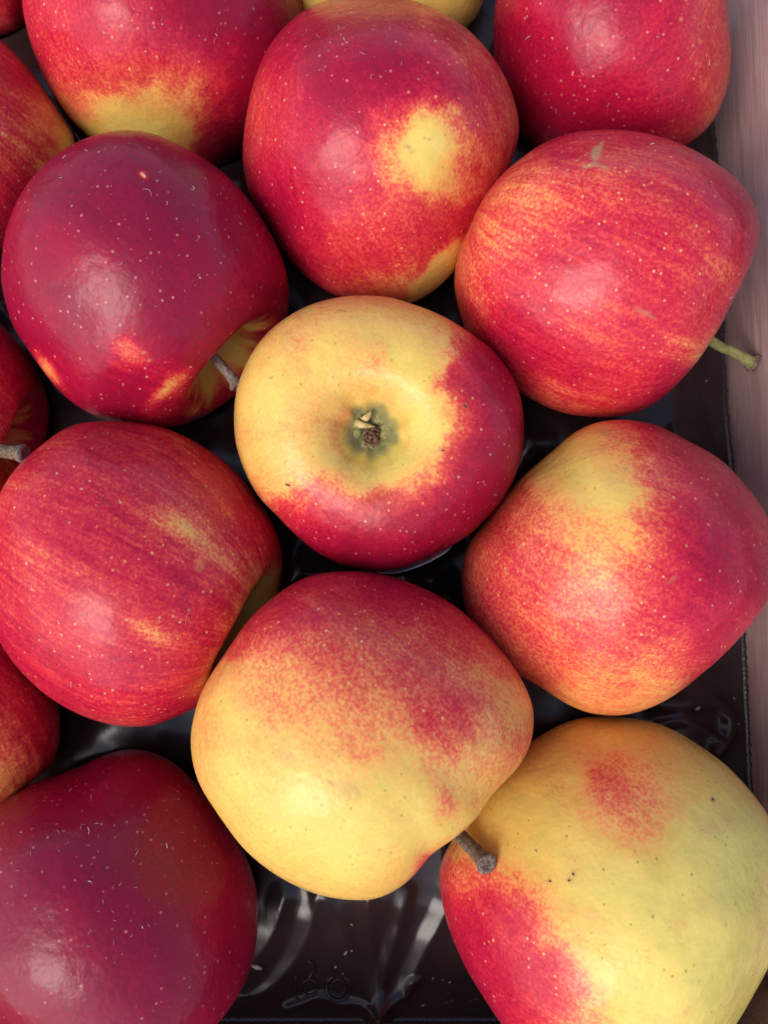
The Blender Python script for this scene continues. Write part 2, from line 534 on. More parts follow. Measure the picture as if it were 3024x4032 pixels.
    chan = {'blush': blush, 'green': np.zeros(len(P)), 'russet': np.zeros(len(P)), 'brown': np.zeros(len(P)), 'streak': np.full(len(P), spec.get('streak', .45)), 'lenticel': np.full(len(P), spec.get('lent', .78))}
    thn = th
    ray_ = .05 * np.sin(5 * lo + ph[6]) + .035 * np.sin(11 * lo + ph[7]) + .02 * np.sin(23 * lo)
    cav = (1 - sstep(rho.repeat(nlo), .20 + ray_, spec.get('cavw', .42) + ray_)) * (ZZ.reshape(-1) > 0)
    if not spec.get('eye'):
        chan['blush'] = blush * (1 - cav * .8) + cav * .8 * spec.get('cavb', .16)
        chan['green'] += cav * .45
    # spots: (channel, px, py, rx, ry, angle, value, softness)
    for (ch, sx, sy, rx, ry, an, val, soft) in spec.get('spots', []):
        c_, s_ = math.cos(math.radians(an)), math.sin(math.radians(an))
        k_w = min(1.0, min(rx, ry) / 80.0) * .7
        dx, dy = px + wx * k_w - sx, py + wy * k_w - sy
        u = np.hypot((dx * c_ + dy * s_) / rx, (-dx * s_ + dy * c_) / ry)
        wgt = (1 - sstep(u, 1 - soft, 1 + soft)) * (~far)
        chan[ch] = chan[ch] * (1 - wgt) + val * wgt
    if spec.get('eye'):
        ue = (np.pi - th)
        rag = .125 + .012 * np.sin(5 * lo + 1.0) + .012 * np.sin(3 * lo)
        chan['russet'] = np.maximum(chan['russet'], 1 - sstep(ue, rag, rag + .11))
        chan['blush'] = chan['blush'] + .16 * np.exp(-((ue - .25 - .03 * np.sin(3 * lo)) / .05) ** 2) * (.6 + .4 * np.sin(2 * lo + 2.2))
        chan['green'] = np.maximum(chan['green'], .55 * np.exp(-(ue / .36) ** 2))
    for k_, arr in chan.items():
        at_ = me.attributes.new(k_, 'FLOAT', 'POINT'); at_.data.foreach_set('value', arr.astype(np.float32))
    at_ = me.attributes.new('grain', 'FLOAT_VECTOR', 'POINT'); at_.data.foreach_set('vector', grain.astype(np.float32).ravel())
    me.materials.append(M_APPLE)
    ob = bpy.data.objects.new('apple', me)
    COL.objects.link(ob)
    ob.location = C
    tag(ob, spec['label'], 'apple', 'apples packed in the black tray')
    info = dict(ob=ob, C=C, r=rmean, P=P, q=q, A=A, e1=e1, e2=e2, v=v, stem=P[:nlo].mean(0), eye=P[-nlo:].mean(0), spec=spec)
    print('APPLE', spec['id'], 'r=%.1f mm' % (rmean * 1000), 'C=(%.1f %.1f %.1f)' % tuple(C * 1000))
    return info


SPECS = [
 dict(id='A', seed=1, z=.0320, axis=(.15, .8, -.5), label='pink-red apple with a yellow lower edge, cut by the top of the picture',
      outline=[(85, 0), (108, 123), (145, 239), (181, 325), (239, 419), (300, 495), (400, 580), (560, 640), (720, 668), (870, 655), (1000, 565), (1100, 430), (1170, 280), (1195, 100), (1200, -90), (1120, -270), (980, -420), (760, -510), (540, -510), (330, -430), (180, -300), (100, -130)],
      bbox=(80, 0, 1260, 670), skin=['77889 9aaa9'.replace(' ', ''), '777788 9aaa'.replace(' ', ''), '7667666aaa', '65323 47aaa'.replace(' ', ''), '4310028aba', '432113abba']),
 dict(id='B', seed=2, z=.0375, axis=(.35, -.85, -.35), label='round red apple with a bright yellow patch, directly above the apple showing its eye',
      outline=[(1283, 0), (1204, 36), (1117, 108), (1059, 181), (1023, 253), (994, 340), (975, 434), (958, 535), (954, 615), (965, 709), (994, 796), (1052, 882), (1095, 969), (1153, 1042), (1225, 1107), (1305, 1157), (1420, 1190), (1530, 1200), (1640, 1190), (1732, 1130), (1830, 1020), (1900, 890), (1965, 760), (2015, 640), (2043, 550), (2046, 492), (2028, 405), (2007, 340), (1970, 268), (1913, 188), (1833, 108), (1732, 43), (1623, 2), (1450, -25)],
      bbox=(950, -20, 2050, 1200),
      skin=['8889986555', '7899998655', '78a9aa9865', '679a998985', '6789962475', '7888740156', '8888742368', '9987666689', 'a986667779', 'aa87776679', 'ba96543599'],
      spots=[('blush', 1668, 600, 70, 120, 15, .02, .6), ('blush', 1718, 1082, 170, 50, -47, .03, .40), ('brown', 1607, 578, 14, 9, 10, .7, .6), ('brown', 1690, 548, 8, 8, 0, .8, .6), ('brown', 1620, 598, 8, 8, 0, .8, .5)]),
 dict(id='C', seed=3, z=.0350, axis=(.65, .6, -.45), label='deep pink apple in the upper right corner, touching the wooden wall of the crate',
      outline=[(1950, 0), (1946, 150), (1950, 300), (1985, 430), (2060, 545), (2180, 620), (2330, 655), (2500, 650), (2620, 620), (2703, 571), (2764, 528), (2815, 470), (2851, 398), (2873, 325), (2883, 217), (2878, 145), (2866, 72), (2858, -20), (2810, -170), (2700, -300), (2530, -380), (2340, -390), (2160, -310), (2020, -170)],
      bbox=(1950, 0, 2885, 600), skin=['989999876', '999988876', '999988876', '999998875', 'aaa999875', 'aaaa99864'],
      spots=[('brown', 2681, 75, 8, 8, 0, .3, .5), ('blush', 2681, 75, 8, 8, 0, .35, .5), ('blush', 2760, 161, 9, 9, 0, .35, .5)]),
 dict(id='D', lent=.95, streak=.6, seed=4, z=.0390, axis=(.64, -.66, .42), label='dark purple-red apple with many pale dots and a grey stem touching the middle apple',
      outline=[(492, 510), (362, 535), (253, 586), (145, 680), (72, 781), (36, 868), (7, 1013), (2, 1085), (22, 1193), (58, 1300), (101, 1359), (159, 1446), (217, 1525), (289, 1591), (362, 1634), (506, 1673), (651, 1687), (760, 1660), (868, 1600), (960, 1530), (1040, 1440), (1100, 1330), (1132, 1240), (1140, 1157), (1132, 1085), (1099, 976), (1049, 890), (991, 803), (926, 723), (832, 644), (723, 579), (615, 528)],
      bbox=(0, 510, 1140, 1690), tall=.97,
      skin=['aabbbaabbb', 'abbbbbbaaa', 'abbbbbba99', 'aaabbbaa99', 'aaaabbaa99', 'abbabbba9a', 'aabaaabaa9', 'aaa96aaa79', '959aa86778', '999aa88688'],
      spots=[('blush', 506, 1375, 70, 32, 35, .46, .8), ('blush', 195, 1455, 65, 18, 52, .36, .8), ('brown', 565, 1387, 9, 7, 0, .8, .6), ('brown', 588, 1420, 10, 7, 0, .7, .6),
             ('blush', 660, 1530, 80, 22, -40, .30, 1.0), ('blush', 770, 1620, 30, 22, -40, .3, 1.0), ('blush', 566, 690, 18, 11, 40, .3, .5), ('green', 490, 520, 120, 14, 0, .3, .8)]),
 dict(id='E', streak=.85, seed=5, z=.0450, axis=(.90, -.42, -.12), label='orange-red streaked apple with a brown star scar and a green stem at the wall',
      outline=[(2366, 510), (2258, 521), (2150, 557), (2063, 615), (1969, 694), (1911, 767), (1860, 868), (1815, 962), (1793, 1040), (1788, 1128), (1810, 1230), (1855, 1350), (1940, 1460), (2041, 1540), (2113, 1583), (2222, 1627), (2330, 1641), (2439, 1641), (2547, 1612), (2620, 1562), (2692, 1489), (2757, 1410), (2808, 1330), (2866, 1222), (2902, 1157), (2938, 1092), (2963, 1034), (2989, 962), (2994, 882), (2967, 796), (2923, 723), (2858, 665), (2779, 615), (2692, 571), (2583, 535), (2475, 514)],
      bbox=(1785, 510, 2995, 1645), sig=.5,
      skin=['66787777888', '66556567788', '55556666789', '55567777678', '55677777758', '56777777668', '68876677778', '78887776547', '88878778878', '76556678999'],
      spots=[('brown', 2346, 598, 20, 28, 20, 1.3, .4), ('brown', 2362, 580, 28, 8, -60, 1.2, .5), ('brown', 2322, 648, 30, 8, -20, 1.0, .5), ('brown', 2375, 655, 30, 7, 25, .7, .5), ('brown', 2345, 632, 5, 22, 10, .7, .6), ('brown', 2538, 1232, 45, 8, 25, .6, .7)]),
 dict(id='F', lent=.8, seed=6, z=.0420, axis=(.075, -.03, -1), eye=True, rib=.022, label='yellow and crimson apple in the middle, its dried eye facing up',
      outline=[(1438, 1163), (1289, 1178), (1179, 1218), (1085, 1280), (1007, 1366), (960, 1453), (928, 1547), (921, 1649), (932, 1766), (968, 1868), (1022, 1962), (1101, 2040), (1179, 2119), (1257, 2181), (1359, 2228), (1477, 2252), (1555, 2244), (1649, 2213), (1735, 2170), (1830, 2119), (1908, 2048), (1978, 1970), (2025, 1884), (2057, 1782), (2063, 1688), (2057, 1602), (2033, 1507), (1986, 1429), (1931, 1366), (1853, 1312), (1751, 1249), (1634, 1202), (1540, 1171)],
      bbox=(920, 1163, 2063, 2252), sig=.46,
      skin=['33333333456', '33422222578', '22313412799', '21223311899', '21344211799', '32333111699', '22212114 9aa'.replace(' ', ''), '3335423 79aa'.replace(' ', ''), '457777799aa', '67899999999', '8999aa99999'],
      spots=[('green', 1570, 1500, 80, 60, 0, .42, .9), ('green', 1590, 1720, 80, 80, 0, .3, .9), ('brown', 1829, 1600, 9, 9, 0, 1, .5), ('brown', 1134, 1909, 11, 6, 20, .9, .5), ('brown', 1743, 1774, 10, 6, 0, .8, .5), ('brown', 1064, 1487, 5, 6, 0, .9, .5), ('brown', 1310, 1488, 4, 6, 0, .9, .5)]),
 dict(id='G', seed=7, z=.0375, axis=(.86, -.44, .38), label='red streaked apple with a yellow-green hollow on its side, left of the lumpy apple',
      outline=[(420, 1656), (325, 1663), (253, 1685), (181, 1735), (123, 1786), (72, 1829), (20, 1900), (-30, 2010), (-50, 2140), (-55, 2270), (-40, 2400), (0, 2530), (42, 2597), (104, 2666), (152, 2715), (208, 2756), (277, 2798), (346, 2829), (429, 2853), (513, 2862), (603, 2857), (672, 2832), (748, 2798), (840, 2740), (930, 2660), (1010, 2560), (1065, 2450), (1099, 2330), (1114, 2249), (1110, 2177), (1092, 2104), (1063, 2032), (1013, 1967), (962, 1894), (890, 1822), (810, 1764), (723, 1714), (651, 1685), (542, 1663)],
      bbox=(-15, 1655, 1115, 2862), sig=.5, cavw=.62, cavb=.14, streak=1.0,
      skin=['6677776766', '6777777776', '7777777887', '7777764687', '7677776467', '7677778655', '7777777764', '8777756752', '8887878742', '8788877643', '8877678765'],
      spots=[('brown', 795, 2225, 14, 9, 60, .6, .6), ('brown', 780, 2240, 18, 7, 30, .5, .6), ('blush', 710, 2060, 95, 34, 35, .34, .9), ('blush', 860, 2190, 80, 30, 35, .4, .9), ('blush', 575, 2480, 70, 24, 25, .42, .9)]),
 dict(id='H', seed=8, z=.0400, axis=(.85, -.45, -.25), label='peach and red apple with a yellow shoulder, between the green-stemmed apple and the yellow apple',
      outline=[(2439, 1652), (2345, 1663), (2272, 1692), (2222, 1728), (2171, 1779), (2113, 1829), (2041, 1894), (1969, 1974), (1918, 2046), (1867, 2097), (1831, 2162), (1815, 2270), (1836, 2418), (1870, 2490), (1924, 2567), (2000, 2640), (2081, 2680), (2147, 2715), (2230, 2773), (2313, 2806), (2395, 2819), (2478, 2815), (2561, 2790), (2644, 2748), (2710, 2699), (2776, 2641), (2843, 2583), (2917, 2508), (2981, 2435), (3024, 2370), (3048, 2270), (3050, 2160), (3035, 2070), (3005, 2000), (2967, 1945), (2909, 1880), (2837, 1808), (2764, 1764), (2692, 1728), (2620, 1685), (2547, 1663)],
      bbox=(1815, 1650, 3050, 2820), sig=.5,
      skin=['22223577777', '33211257776', '55431136887', '56543257897', '56554457998', '56654567999', '66555567888', '65656666887', '65554545666', '55544444555'],
      spots=[('brown', 2386, 1704, 34, 14, 5, .55, .5), ('green', 2240, 1895, 60, 50, 0, .28, .9), ('brown', 2464, 1842, 6, 11, -10, .9, .5), ('brown', 2100, 1963, 5, 5, 0, 1, .5), ('brown', 2648, 2282, 22, 7, -45, .4, .6)]),
 dict(id='I', seed=9, z=.0510, axis=(.66, -.74, -.10), tall=.98, lent=.85, cavw=.30, label='large lumpy yellow apple with a red top and a short flared brown stem',
      outline=[(1356, 2248), (1242, 2261), (1154, 2296), (1067, 2357), (988, 2427), (936, 2497), (892, 2567), (840, 2637), (796, 2716), (766, 2803), (750, 2899), (757, 3004), (787, 3100), (840, 3179), (901, 3266), (962, 3345), (1032, 3406), (1111, 3459), (1198, 3502), (1294, 3533), (1399, 3544), (1487, 3540), (1557, 3511), (1626, 3459), (1670, 3406), (1705, 3354), (1801, 3293), (1862, 3240), (1897, 3188), (1941, 3126), (2011, 3065), (2063, 3004), (2098, 2917), (2105, 2847), (2098, 2777), (2072, 2707), (2028, 2628), (1959, 2541), (1871, 2453), (1775, 2375), (1679, 2322), (1574, 2279), (1469, 2254)],
      bbox=(750, 2250, 2105, 3545), sig=.48,
      skin=['777777888888', '777777777777', '565555556666', '434455566546', '324445456643', '313434446644', '322234434535', '312122223244', '222111111434', '222111110123', '222211222346', '333222233577'],
      spots=[('blush', 1757, 3160, 42, 80, 25, .36, 1.0), ('blush', 1890, 3040, 40, 40, 0, .34, 1.0), ('blush', 1690, 3412, 60, 40, -35, .58, 1.0), ('brown', 1125, 2985, 30, 30, 0, .38, .6), ('brown', 1370, 3110, 55, 36, 25, .3, .7), ('brown', 1310, 3090, 40, 3.5, 35, .8, .5), ('brown', 1516, 2545, 9, 5, -40, .8, .5), ('brown', 1240, 3140, 22, 4, 30, .5, .5)]),
 dict(id='J', lent=.75, seed=10, z=.0385, axis=(.5, -.8, -.3), label='plain dark burgundy apple in the lower left corner with pale lint on it',
      outline=[(513, 2947), (450, 2957), (388, 2978), (312, 3020), (242, 3047), (173, 3068), (104, 3096), (20, 3145), (-60, 3230), (-130, 3340), (-175, 3480), (-185, 3620), (-160, 3780), (-90, 3930), (10, 4060), (150, 4160), (320, 4215), (500, 4215), (660, 4170), (780, 4100), (859, 4032), (921, 3948), (963, 3872), (991, 3802), (1011, 3712), (1017, 3608), (1011, 3504), (991, 3421), (956, 3345), (901, 3260), (831, 3160), (760, 3070), (713, 3020), (658, 2985), (589, 2957)],
      bbox=(-150, 2940, 1015, 4040), skin=['aaaabbbbb', 'aaabbbbba', 'abbbbbbba', 'bbbbbbbba', 'bbbbbbbaa', 'bbbabbbaa', 'bbbbbbbaa', 'abbbbbba9']),
 dict(id='K', lent=.9, seed=11, z=.0370, axis=(-.75, .62, -.3), label='big yellow apple with a red cheek in the lower right corner of the crate',
      outline=[(2437, 2823), (2313, 2823), (2230, 2840), (2164, 2873), (2090, 2920), (2006, 2990), (1920, 3080), (1850, 3180), (1790, 3290), (1741, 3370), (1726, 3452), (1741, 3568), (1766, 3659), (1799, 3742), (1840, 3825), (1898, 3916), (1940, 3982), (1985, 4050), (2080, 4140), (2220, 4215), (2400, 4255), (2580, 4245), (2730, 4190), (2840, 4110), (2901, 4032), (2942, 3958), (2983, 3891), (3024, 3817), (3065, 3720), (3090, 3600), (3092, 3480), (3075, 3350), (3055, 3270), (3024, 3204), (2992, 3163), (2925, 3080), (2851, 3005), (2768, 2947), (2669, 2881), (2561, 2840)],
      bbox=(1725, 2822, 3100, 4050), sig=.5,
      skin=['111111111111', '111124442111', '111125442111', '111114441000', '322111430000', '554210010000', '776420000000', '887521000000', '988751000000', '998763000000', '998764100001'],
      spots=[('blush', 2400, 3075, 80, 55, 35, .44, 1.0), ('brown', 2805, 3147, 9, 9, 0, 1, .4), ('brown', 2257, 3440, 16, 22, 30, .5, .7), ('brown', 2165, 3470, 7, 7, 0, 1, .5), ('brown', 2243, 3467, 6, 6, 0, 1, .5), ('brown', 2560, 3600, 8, 34, -25, .3, .6), ('brown', 2770, 3550, 24, 20, 0, .22, .7), ('green', 1990, 3110, 90, 70, -40, .3, .9), ('brown', 2553, 3760, 4, 45, -5, .5, .5)]),
 dict(id='L', streak=1.1, seed=12, z=.0350, axis=(.55, -.6, -.6), res=(120, 220), centre=(-190, 555), label='red apple with yellow streaks at the left edge, beneath the pink apple',
      outline=[(0, 155), (58, 210), (123, 282), (181, 362), (231, 434), (280, 510), (305, 590), (300, 680), (265, 770), (190, 860), (60, 960), (-120, 1020), (-330, 1010), (-520, 900), (-640, 720), (-660, 540), (-610, 350), (-480, 190), (-300, 110), (-130, 110)],
      bbox=(0, 150, 320, 870), skin=['777', '764', '642', '561', '762', '888']),
 dict(id='M', seed=13, z=.0340, axis=(.88, -.25, .42), res=(120, 220), centre=(-310, 1640), label='dark red apple at the left edge with a thick green-brown stem',
      outline=[(0, 1272), (58, 1330), (116, 1403), (159, 1489), (188, 1562), (198, 1634), (190, 1700), (166, 1770), (100, 1900), (0, 2010), (-150, 2110), (-330, 2150), (-520, 2110), (-690, 1980), (-790, 1780), (-800, 1580), (-730, 1380), (-590, 1220), (-400, 1140), (-180, 1160)],
      bbox=(0, 1270, 200, 1900), skin=['899', '89a', '789', '669', '559'], cavw=.3, cavb=.4, streak=1.0),
 dict(id='N', streak=1.0, seed=14, z=.0340, axis=(.4, -.6, -.7), res=(120, 220), centre=(-250, 2830), label='shaded red apple at the left edge, above the burgundy apple',
      outline=[(60, 2460), (152, 2600), (208, 2710), (235, 2812), (242, 2888), (229, 2950), (201, 3013), (159, 3054), (90, 3110), (0, 3170), (-150, 3270), (-330, 3310), (-520, 3260), (-670, 3120), (-740, 2930), (-740, 2730), (-670, 2540), (-520, 2400), (-320, 2340), (-100, 2360)],
      bbox=(0, 2500, 245, 3140), skin=['889', '779', '679', '568', '457']),
 dict(id='O', seed=15, z=.0300, axis=(.3, .6, -.7), res=(90, 160), label='sliver of a red apple in the upper left corner',
      outline=[(115, 0), (112, 60), (85, 115), (0, 140), (-120, 150), (-300, 110), (-450, -20), (-530, -220), (-500, -450), (-370, -620), (-170, -690), (30, -620), (140, -450), (160, -250)],
      bbox=(0, 0, 110, 140), skin=['778', '789']),
 dict(id='P', seed=16, z=.0290, axis=(.1, -.5, .8), res=(90, 160), cavw=.6, label='yellow-green apple mostly hidden at the top edge, behind the round red apple',
      outline=[(1905, 0), (1891, 43), (1862, 87), (1790, 150), (1640, 200), (1480, 205), (1300, 170), (1160, 80), (1080, -60), (1040, -250), (1080, -450), (1200, -620), (1380, -720), (1580, -720), (1760, -620), (1880, -440), (1930, -230)],
      bbox=(1200, 0, 1910, 200), skin=['11111211', '11112111']),
]
APPLES = {}
for sp_ in SPECS:
    APPLES[sp_['id']] = build_apple(sp_)

ids = list(APPLES)
for i, a_ in enumerate(ids):
    for b_ in ids[i + 1:]:
        A_, B_ = APPLES[a_], APPLES[b_]
        gap = np.linalg.norm(A_['C'] - B_['C']) - A_['r'] - B_['r']
        if gap < .002: print('GAP', a_, b_, '%.1f mm' % (gap * 1000))

# ------------------------------------------------------------------ stems
def stem(ap, path, r0, r1, mat, seed, bend=0.0, ragged=False):
    """path: world points from inside the hollow to the tip"""
    info = APPLES[ap]; o = info['ob']; C = info['C']
    pts = crom(path, 8)
    n = len(pts)
    rad = [r0 + (r1 - r0) * (max(0, (i / (n - 1)) - .72) / .28) ** 1.6 for i in range(n)]
    V, Fc = tube(pts - C, rad, 18, True, .20, seed)
    st = mesh_obj('stem', V, Fc, mat, o)
    # the torn end: a knobbly cap with a sunken middle
    tip = pts[-1]; t = pts[-1] - pts[-2]; t /= np.linalg.norm(t)
    a = np.cross(t, [.2, .1, 1]); a /= np.linalg.norm(a); b = np.cross(t, a)
    r_ = random.Random(seed)
    V, Fc = [], []
    rings = [(1.03, -.45), (1.12, -.1), (1.05, .18), (.78, .30), (.55, .12), (.25, .16)]
    nn = 18
    for (rr, h) in rings:
        for k in range(nn):
            an = 2 * math.pi * k / nn
            j = 1 + .16 * (r_.random() - .5)
            V.append(tip - C + t * (h + .16 * (r_.random() - .5)) * r1 + (a * math.cos(an) + b * math.sin(an)) * rr * r1 * j)
    for i in range(len(rings) - 1):
        for k in range(nn):
            Fc.append((i * nn + k, i * nn + (k + 1) % nn, (i + 1) * nn + (k + 1) % nn, (i + 1) * nn + k))
    Fc.append(tuple(range((len(rings) - 1) * nn, len(rings) * nn)))
    if ragged:
        for k in range(5):                       # torn bark shreds
            an = .6 + k * .8
            c = tip - C + (a * math.cos(an) + b * math.sin(an)) * r1 * .9
            dd = t * .9 + (a * math.cos(an) + b * math.sin(an)) * (.3 + .5 * r_.random())
            L = r1 * (.6 + .9 * r_.random())
            v2, f2 = tube([c - t * r1 * .4, c + dd * L * .5, c + dd * L], [r1 * .34, r1 * .24, r1 * .05], 6, True, .2, k)
            base = len(V); V += v2; Fc += [tuple(i + base for i in f) for f in f2]
    mesh_obj('stem_end', V, Fc, M_SCAR, st)
    return st


def inside(ap, f=.0):
    i = APPLES[ap]
    return i['C'] + i['stem'] * (1 - f)


stem('I', [inside('I', .12), at(1770, 3250, .047), at(1850, 3330, .053), at(1918, 3400, .0590)], .00160, .0022, M_STEM_B, 1)
stem('E', [inside('E', .12), at(2805, 1345, .0300), at(2890, 1386, .0285), at(2966, 1432, .0270)], .00135, .0020, M_STEM_G, 2, ragged=True)
stem('D', [inside('D', .12), at(850, 1415, .043), at(900, 1470, .044), at(932, 1520, .044)], .00125, .0017, M_STEM_D, 3)
stem('M', [inside('M', .12), at(-120, 1755, .047), at(0, 1773, .049), at(92, 1786, .050)], .00165, .0021, M_STEM_B, 4)

# ------------------------------------------------------------------ the eye of the middle apple
info = APPLES['F']; o = info['ob']; C = info['C']
bvhF = BVHTree.FromPolygons([tuple(p) for p in info['P'] + C], [tuple(int(i) for i in f) for f in info['q']])


def hit(bvh, px, py):
    h = bvh.ray_cast(Vector(CAM), Vector(ray(px, py)))
    return (np.array(h[0]), np.array(h[1])) if h[0] is not None else (None, None)


E0, EN = hit(bvhF, 1446, 1672)
nrm = -info['v']
ea = info['e1']; eb = info['e2']
PXM = np.linalg.norm(E0 - CAM) / F_PX          # metres per photo pixel at the eye


def eyept(px, py, h):
    return E0 + ea * (px - 1446) * PXM + eb * (1672 - py) * PXM + nrm * h


calyx = bpy.data.objects.new('calyx', None); COL.objects.link(calyx); calyx.parent = o
def cm(name, V, Fc, mat): return mesh_obj(name, np.array(V) - C, Fc, mat, calyx)
# hollow under the sepals
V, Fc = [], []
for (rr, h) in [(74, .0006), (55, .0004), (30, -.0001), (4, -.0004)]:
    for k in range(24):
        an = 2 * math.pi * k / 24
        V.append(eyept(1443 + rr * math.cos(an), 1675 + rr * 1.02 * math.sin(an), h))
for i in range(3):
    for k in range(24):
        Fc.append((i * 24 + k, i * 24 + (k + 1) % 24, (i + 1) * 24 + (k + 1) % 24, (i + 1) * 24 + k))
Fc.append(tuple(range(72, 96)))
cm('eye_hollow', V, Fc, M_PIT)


def sepal(base, tip, wide, h0, h1, mat, arch=.0008, name='sepal'):
    """a fleshy tongue from base pixel to tip pixel"""
    b_, t_ = np.array(base, float), np.array(tip, float)
    dv = t_ - b_; L = np.hypot(*dv); dv /= L; pv = np.array([-dv[1], dv[0]])
    V, Fc = [], []
    nu, nw = 9, 6
    for side in (1, 0):
        for i in range(nu):
            u = i / (nu - 1)
            wd = wide * (1 - u) ** .75 * (1 + .5 * u) + wide * .10
            for j in range(nw):
                s = j / (nw - 1) * 2 - 1
                p = b_ + dv * L * u + pv * s * wd + pv * 5 * math.sin(3 * u + base[0])
                h = h0 + (h1 - h0) * u + arch * math.sin(math.pi * min(1, u + .15)) + .0005 * (1 - s * s) - (0 if side else .0006)
                V.append(eyept(p[0], p[1], h))
    n1 = nu * nw
    for sd_ in (0, 1):
        for i in range(nu - 1):
            for j in range(nw - 1):
                a = sd_ * n1 + i * nw + j
                Fc.append((a, a + 1, a + nw + 1, a + nw) if sd_ else (a, a + nw, a + nw + 1, a + 1))
    ring = [j for j in range(nw)] + [i * nw + nw - 1 for i in range(1, nu)] + [(nu - 1) * nw + j for j in range(nw - 2, -1, -1)] + [i * nw for i in range(nu - 2, 0, -1)]
    for a, b in zip(ring, ring[1:] + ring[:1]):
        Fc.append((a, b, b + n1, a + n1))
    return cm(name, V, Fc, mat)


sepal((1362, 1622), (1440, 1680), 44, .0003, .0009, M_SEPAL, .0004)
sepal((1516, 1612), (1464, 1664), 46, .0003, .0006, M_SEPAL, .0004)
sepal((1356, 1716), (1424, 1692), 40, .0003, .0004, M_SEPAL, .0004)
sepal((1534, 1712), (1478, 1684), 44, .0003, .0004, M_SEPAL, .0004)
sepal((1440, 1786), (1448, 1730), 50, .0003, .0004, M_SEPAL, .0004)
sepal((1432, 1658), (1460, 1618), 13, .0016, .0030, M_SEPTIP, .0012, 'sepal_tip')
sepal((1402, 1660), (1474, 1684), 13, .0016, .0022, M_SEPTIP, .0014, 'sepal_tip')
# the tuft of dry stamens
V, Fc = [], []
for k in range(34):
    bx, by = 1455 + rnd.gauss(0, 14), 1712 + rnd.gauss(0, 16)
    p0 = eyept(bx, by, .0008); p2 = eyept(bx + rnd.gauss(4, 13), by + rnd.gauss(10, 12), .0014 + .0014 * rnd.random())
    pm = (p0 + p2) / 2 + nrm * .0007
    v2, f2 = tube([p0, pm, p2], [.00042, .00038, .0003], 6, True, .35, k)
    base = len(V); V += v2; Fc += [tuple(i + base for i in f) for f in f2]
cm('stamen_tuft', V, Fc, M_TUFT)

# ------------------------------------------------------------------ the sticker whose edge shows under the middle apple
def sticker():
    V, Fc = [], []
    cdir = (.263 * info['e1'] - .95 * info['e2'] + .17 * info['v']); cdir /= np.linalg.norm(cdir)
    t1 = np.cross(cdir, info['v']); t1 /= np.linalg.norm(t1); t2 = np.cross(cdir, t1)
    R_, nr, na = .0105, 10, 48
    for side in (1, 0):
        for i in range(nr + 1):
            for k in range(na):
                an = 2 * math.pi * k / na
                rr = R_ * i / nr
                off = t1 * math.cos(an) * rr + t2 * math.sin(an) * rr * .86
                org = C + cdir * .08 + off
                h = bvhF.ray_cast(Vector(org), Vector(-cdir))
                p = np.array(h[0]) if h[0] is not None else C + cdir * info['r'] + off
                n_ = np.array(h[1]) if h[0] is not None else cdir
                lift = .00035 + .0009 * (i / nr) ** 3
                V.append(p + n_ * (lift - (0 if side else .00016)) - C)
    n1 = (nr + 1) * na
    for s_ in (0, 1):
        for i in range(nr):
            for k in range(na):
                a = s_ * n1 + i * na + k; b = s_ * n1 + i * na + (k + 1) % na
                Fc.append((a, a + na, b + na, b) if s_ == 0 else (a, b, b + na, a + na))
    for k in range(na):
        a = nr * na + k; b = nr * na + (k + 1) % na
        Fc.append((a, a + n1, b + n1, b))
    return mesh_obj('sticker', V, Fc, M_PAPER, o)


sticker()

# ------------------------------------------------------------------ lint on the skins
def lint(ap, items, name='lint', mat=None):
    inf = APPLES[ap]
    bv = BVHTree.FromPolygons([tuple(p) for p in inf['P'] + inf['C']], [tuple(int(i) for i in f) for f in inf['q']])
    V, Fc = [], []
    for (px, py, L, an, curl, rad0) in items:
        pts = []
        for s in (-.5, -.25, 0, .25, .5):
            a2 = math.radians(an + curl * s); rad = rad0 * .52
            x = px + L * s * math.cos(a2); y = py + L * s * math.sin(a2)
            p, n_ = hit(bv, x, y)
            if p is None: break
            pts.append(p + n_ * (rad * .6 + .00012 * (1 - 4 * s * s)))
        if len(pts) < 5: continue
        v2, f2 = tube(np.array(pts) - inf['C'], [rad * .6, rad, rad, rad, rad * .6], 5, True, .2, int(px))
        base = len(V); V += v2; Fc += [tuple(i + base for i in f) for f in f2]
    if V:
        tag(mesh_obj(name, V, Fc, mat or M_LINT, inf['ob']), kind='stuff')


def scatter(cx, cy, rx, ry, n, seed):
    r_ = random.Random(seed)
    out = []
    for k in range(int(n * .6)):
        t = r_.random() * 6.283; q = math.sqrt(r_.random())
        out.append((cx + rx * q * math.cos(t), cy + ry * q * math.sin(t), 6 + 20 * r_.random() ** 2, r_.random() * 180, r_.uniform(-90, 90), .00005 + .00005 * r_.random()))
    return out


lint('J', [(351, 3270, 30, 80, 40, .00022), (540, 3357, 26, 120, 10, .00018), (655, 3330, 22, 75, 0, .00034), (320, 3250, 34, -50, 80, .0001), (280, 3110, 18, -40, 0, .00016), (360, 3138, 26, 85, 20, .0001), (355, 3470, 18, 20, 60, .0002), (475, 3480, 18, -50, 0, .0001), (560, 3650, 12, 80, 0, .0002)] + scatter(430, 3480, 420, 420, 60, 3))
lint('D', [(566, 690, 24, 40, 30, .0004), (588, 750, 50, 40, 60, .00009), (255, 618, 22, -35, 0, .00012), (762, 740, 16, 60, 0, .0002), (660, 800, 18, 90, 70, .00014), (480, 1036, 14, -50, 0, .00012)] + scatter(500, 900, 420, 330, 46, 5))
lint('C', [(2078, 148, 26, -40, 20, .0002), (2294, 290, 18, 60, 0, .00013), (2318, 215, 16, -70, 0, .00012), (2790, 250, 22, -80, 20, .0002), (2590, 144, 14, 0, 80, .00014)] + scatter(2400, 260, 340, 240, 30, 6))
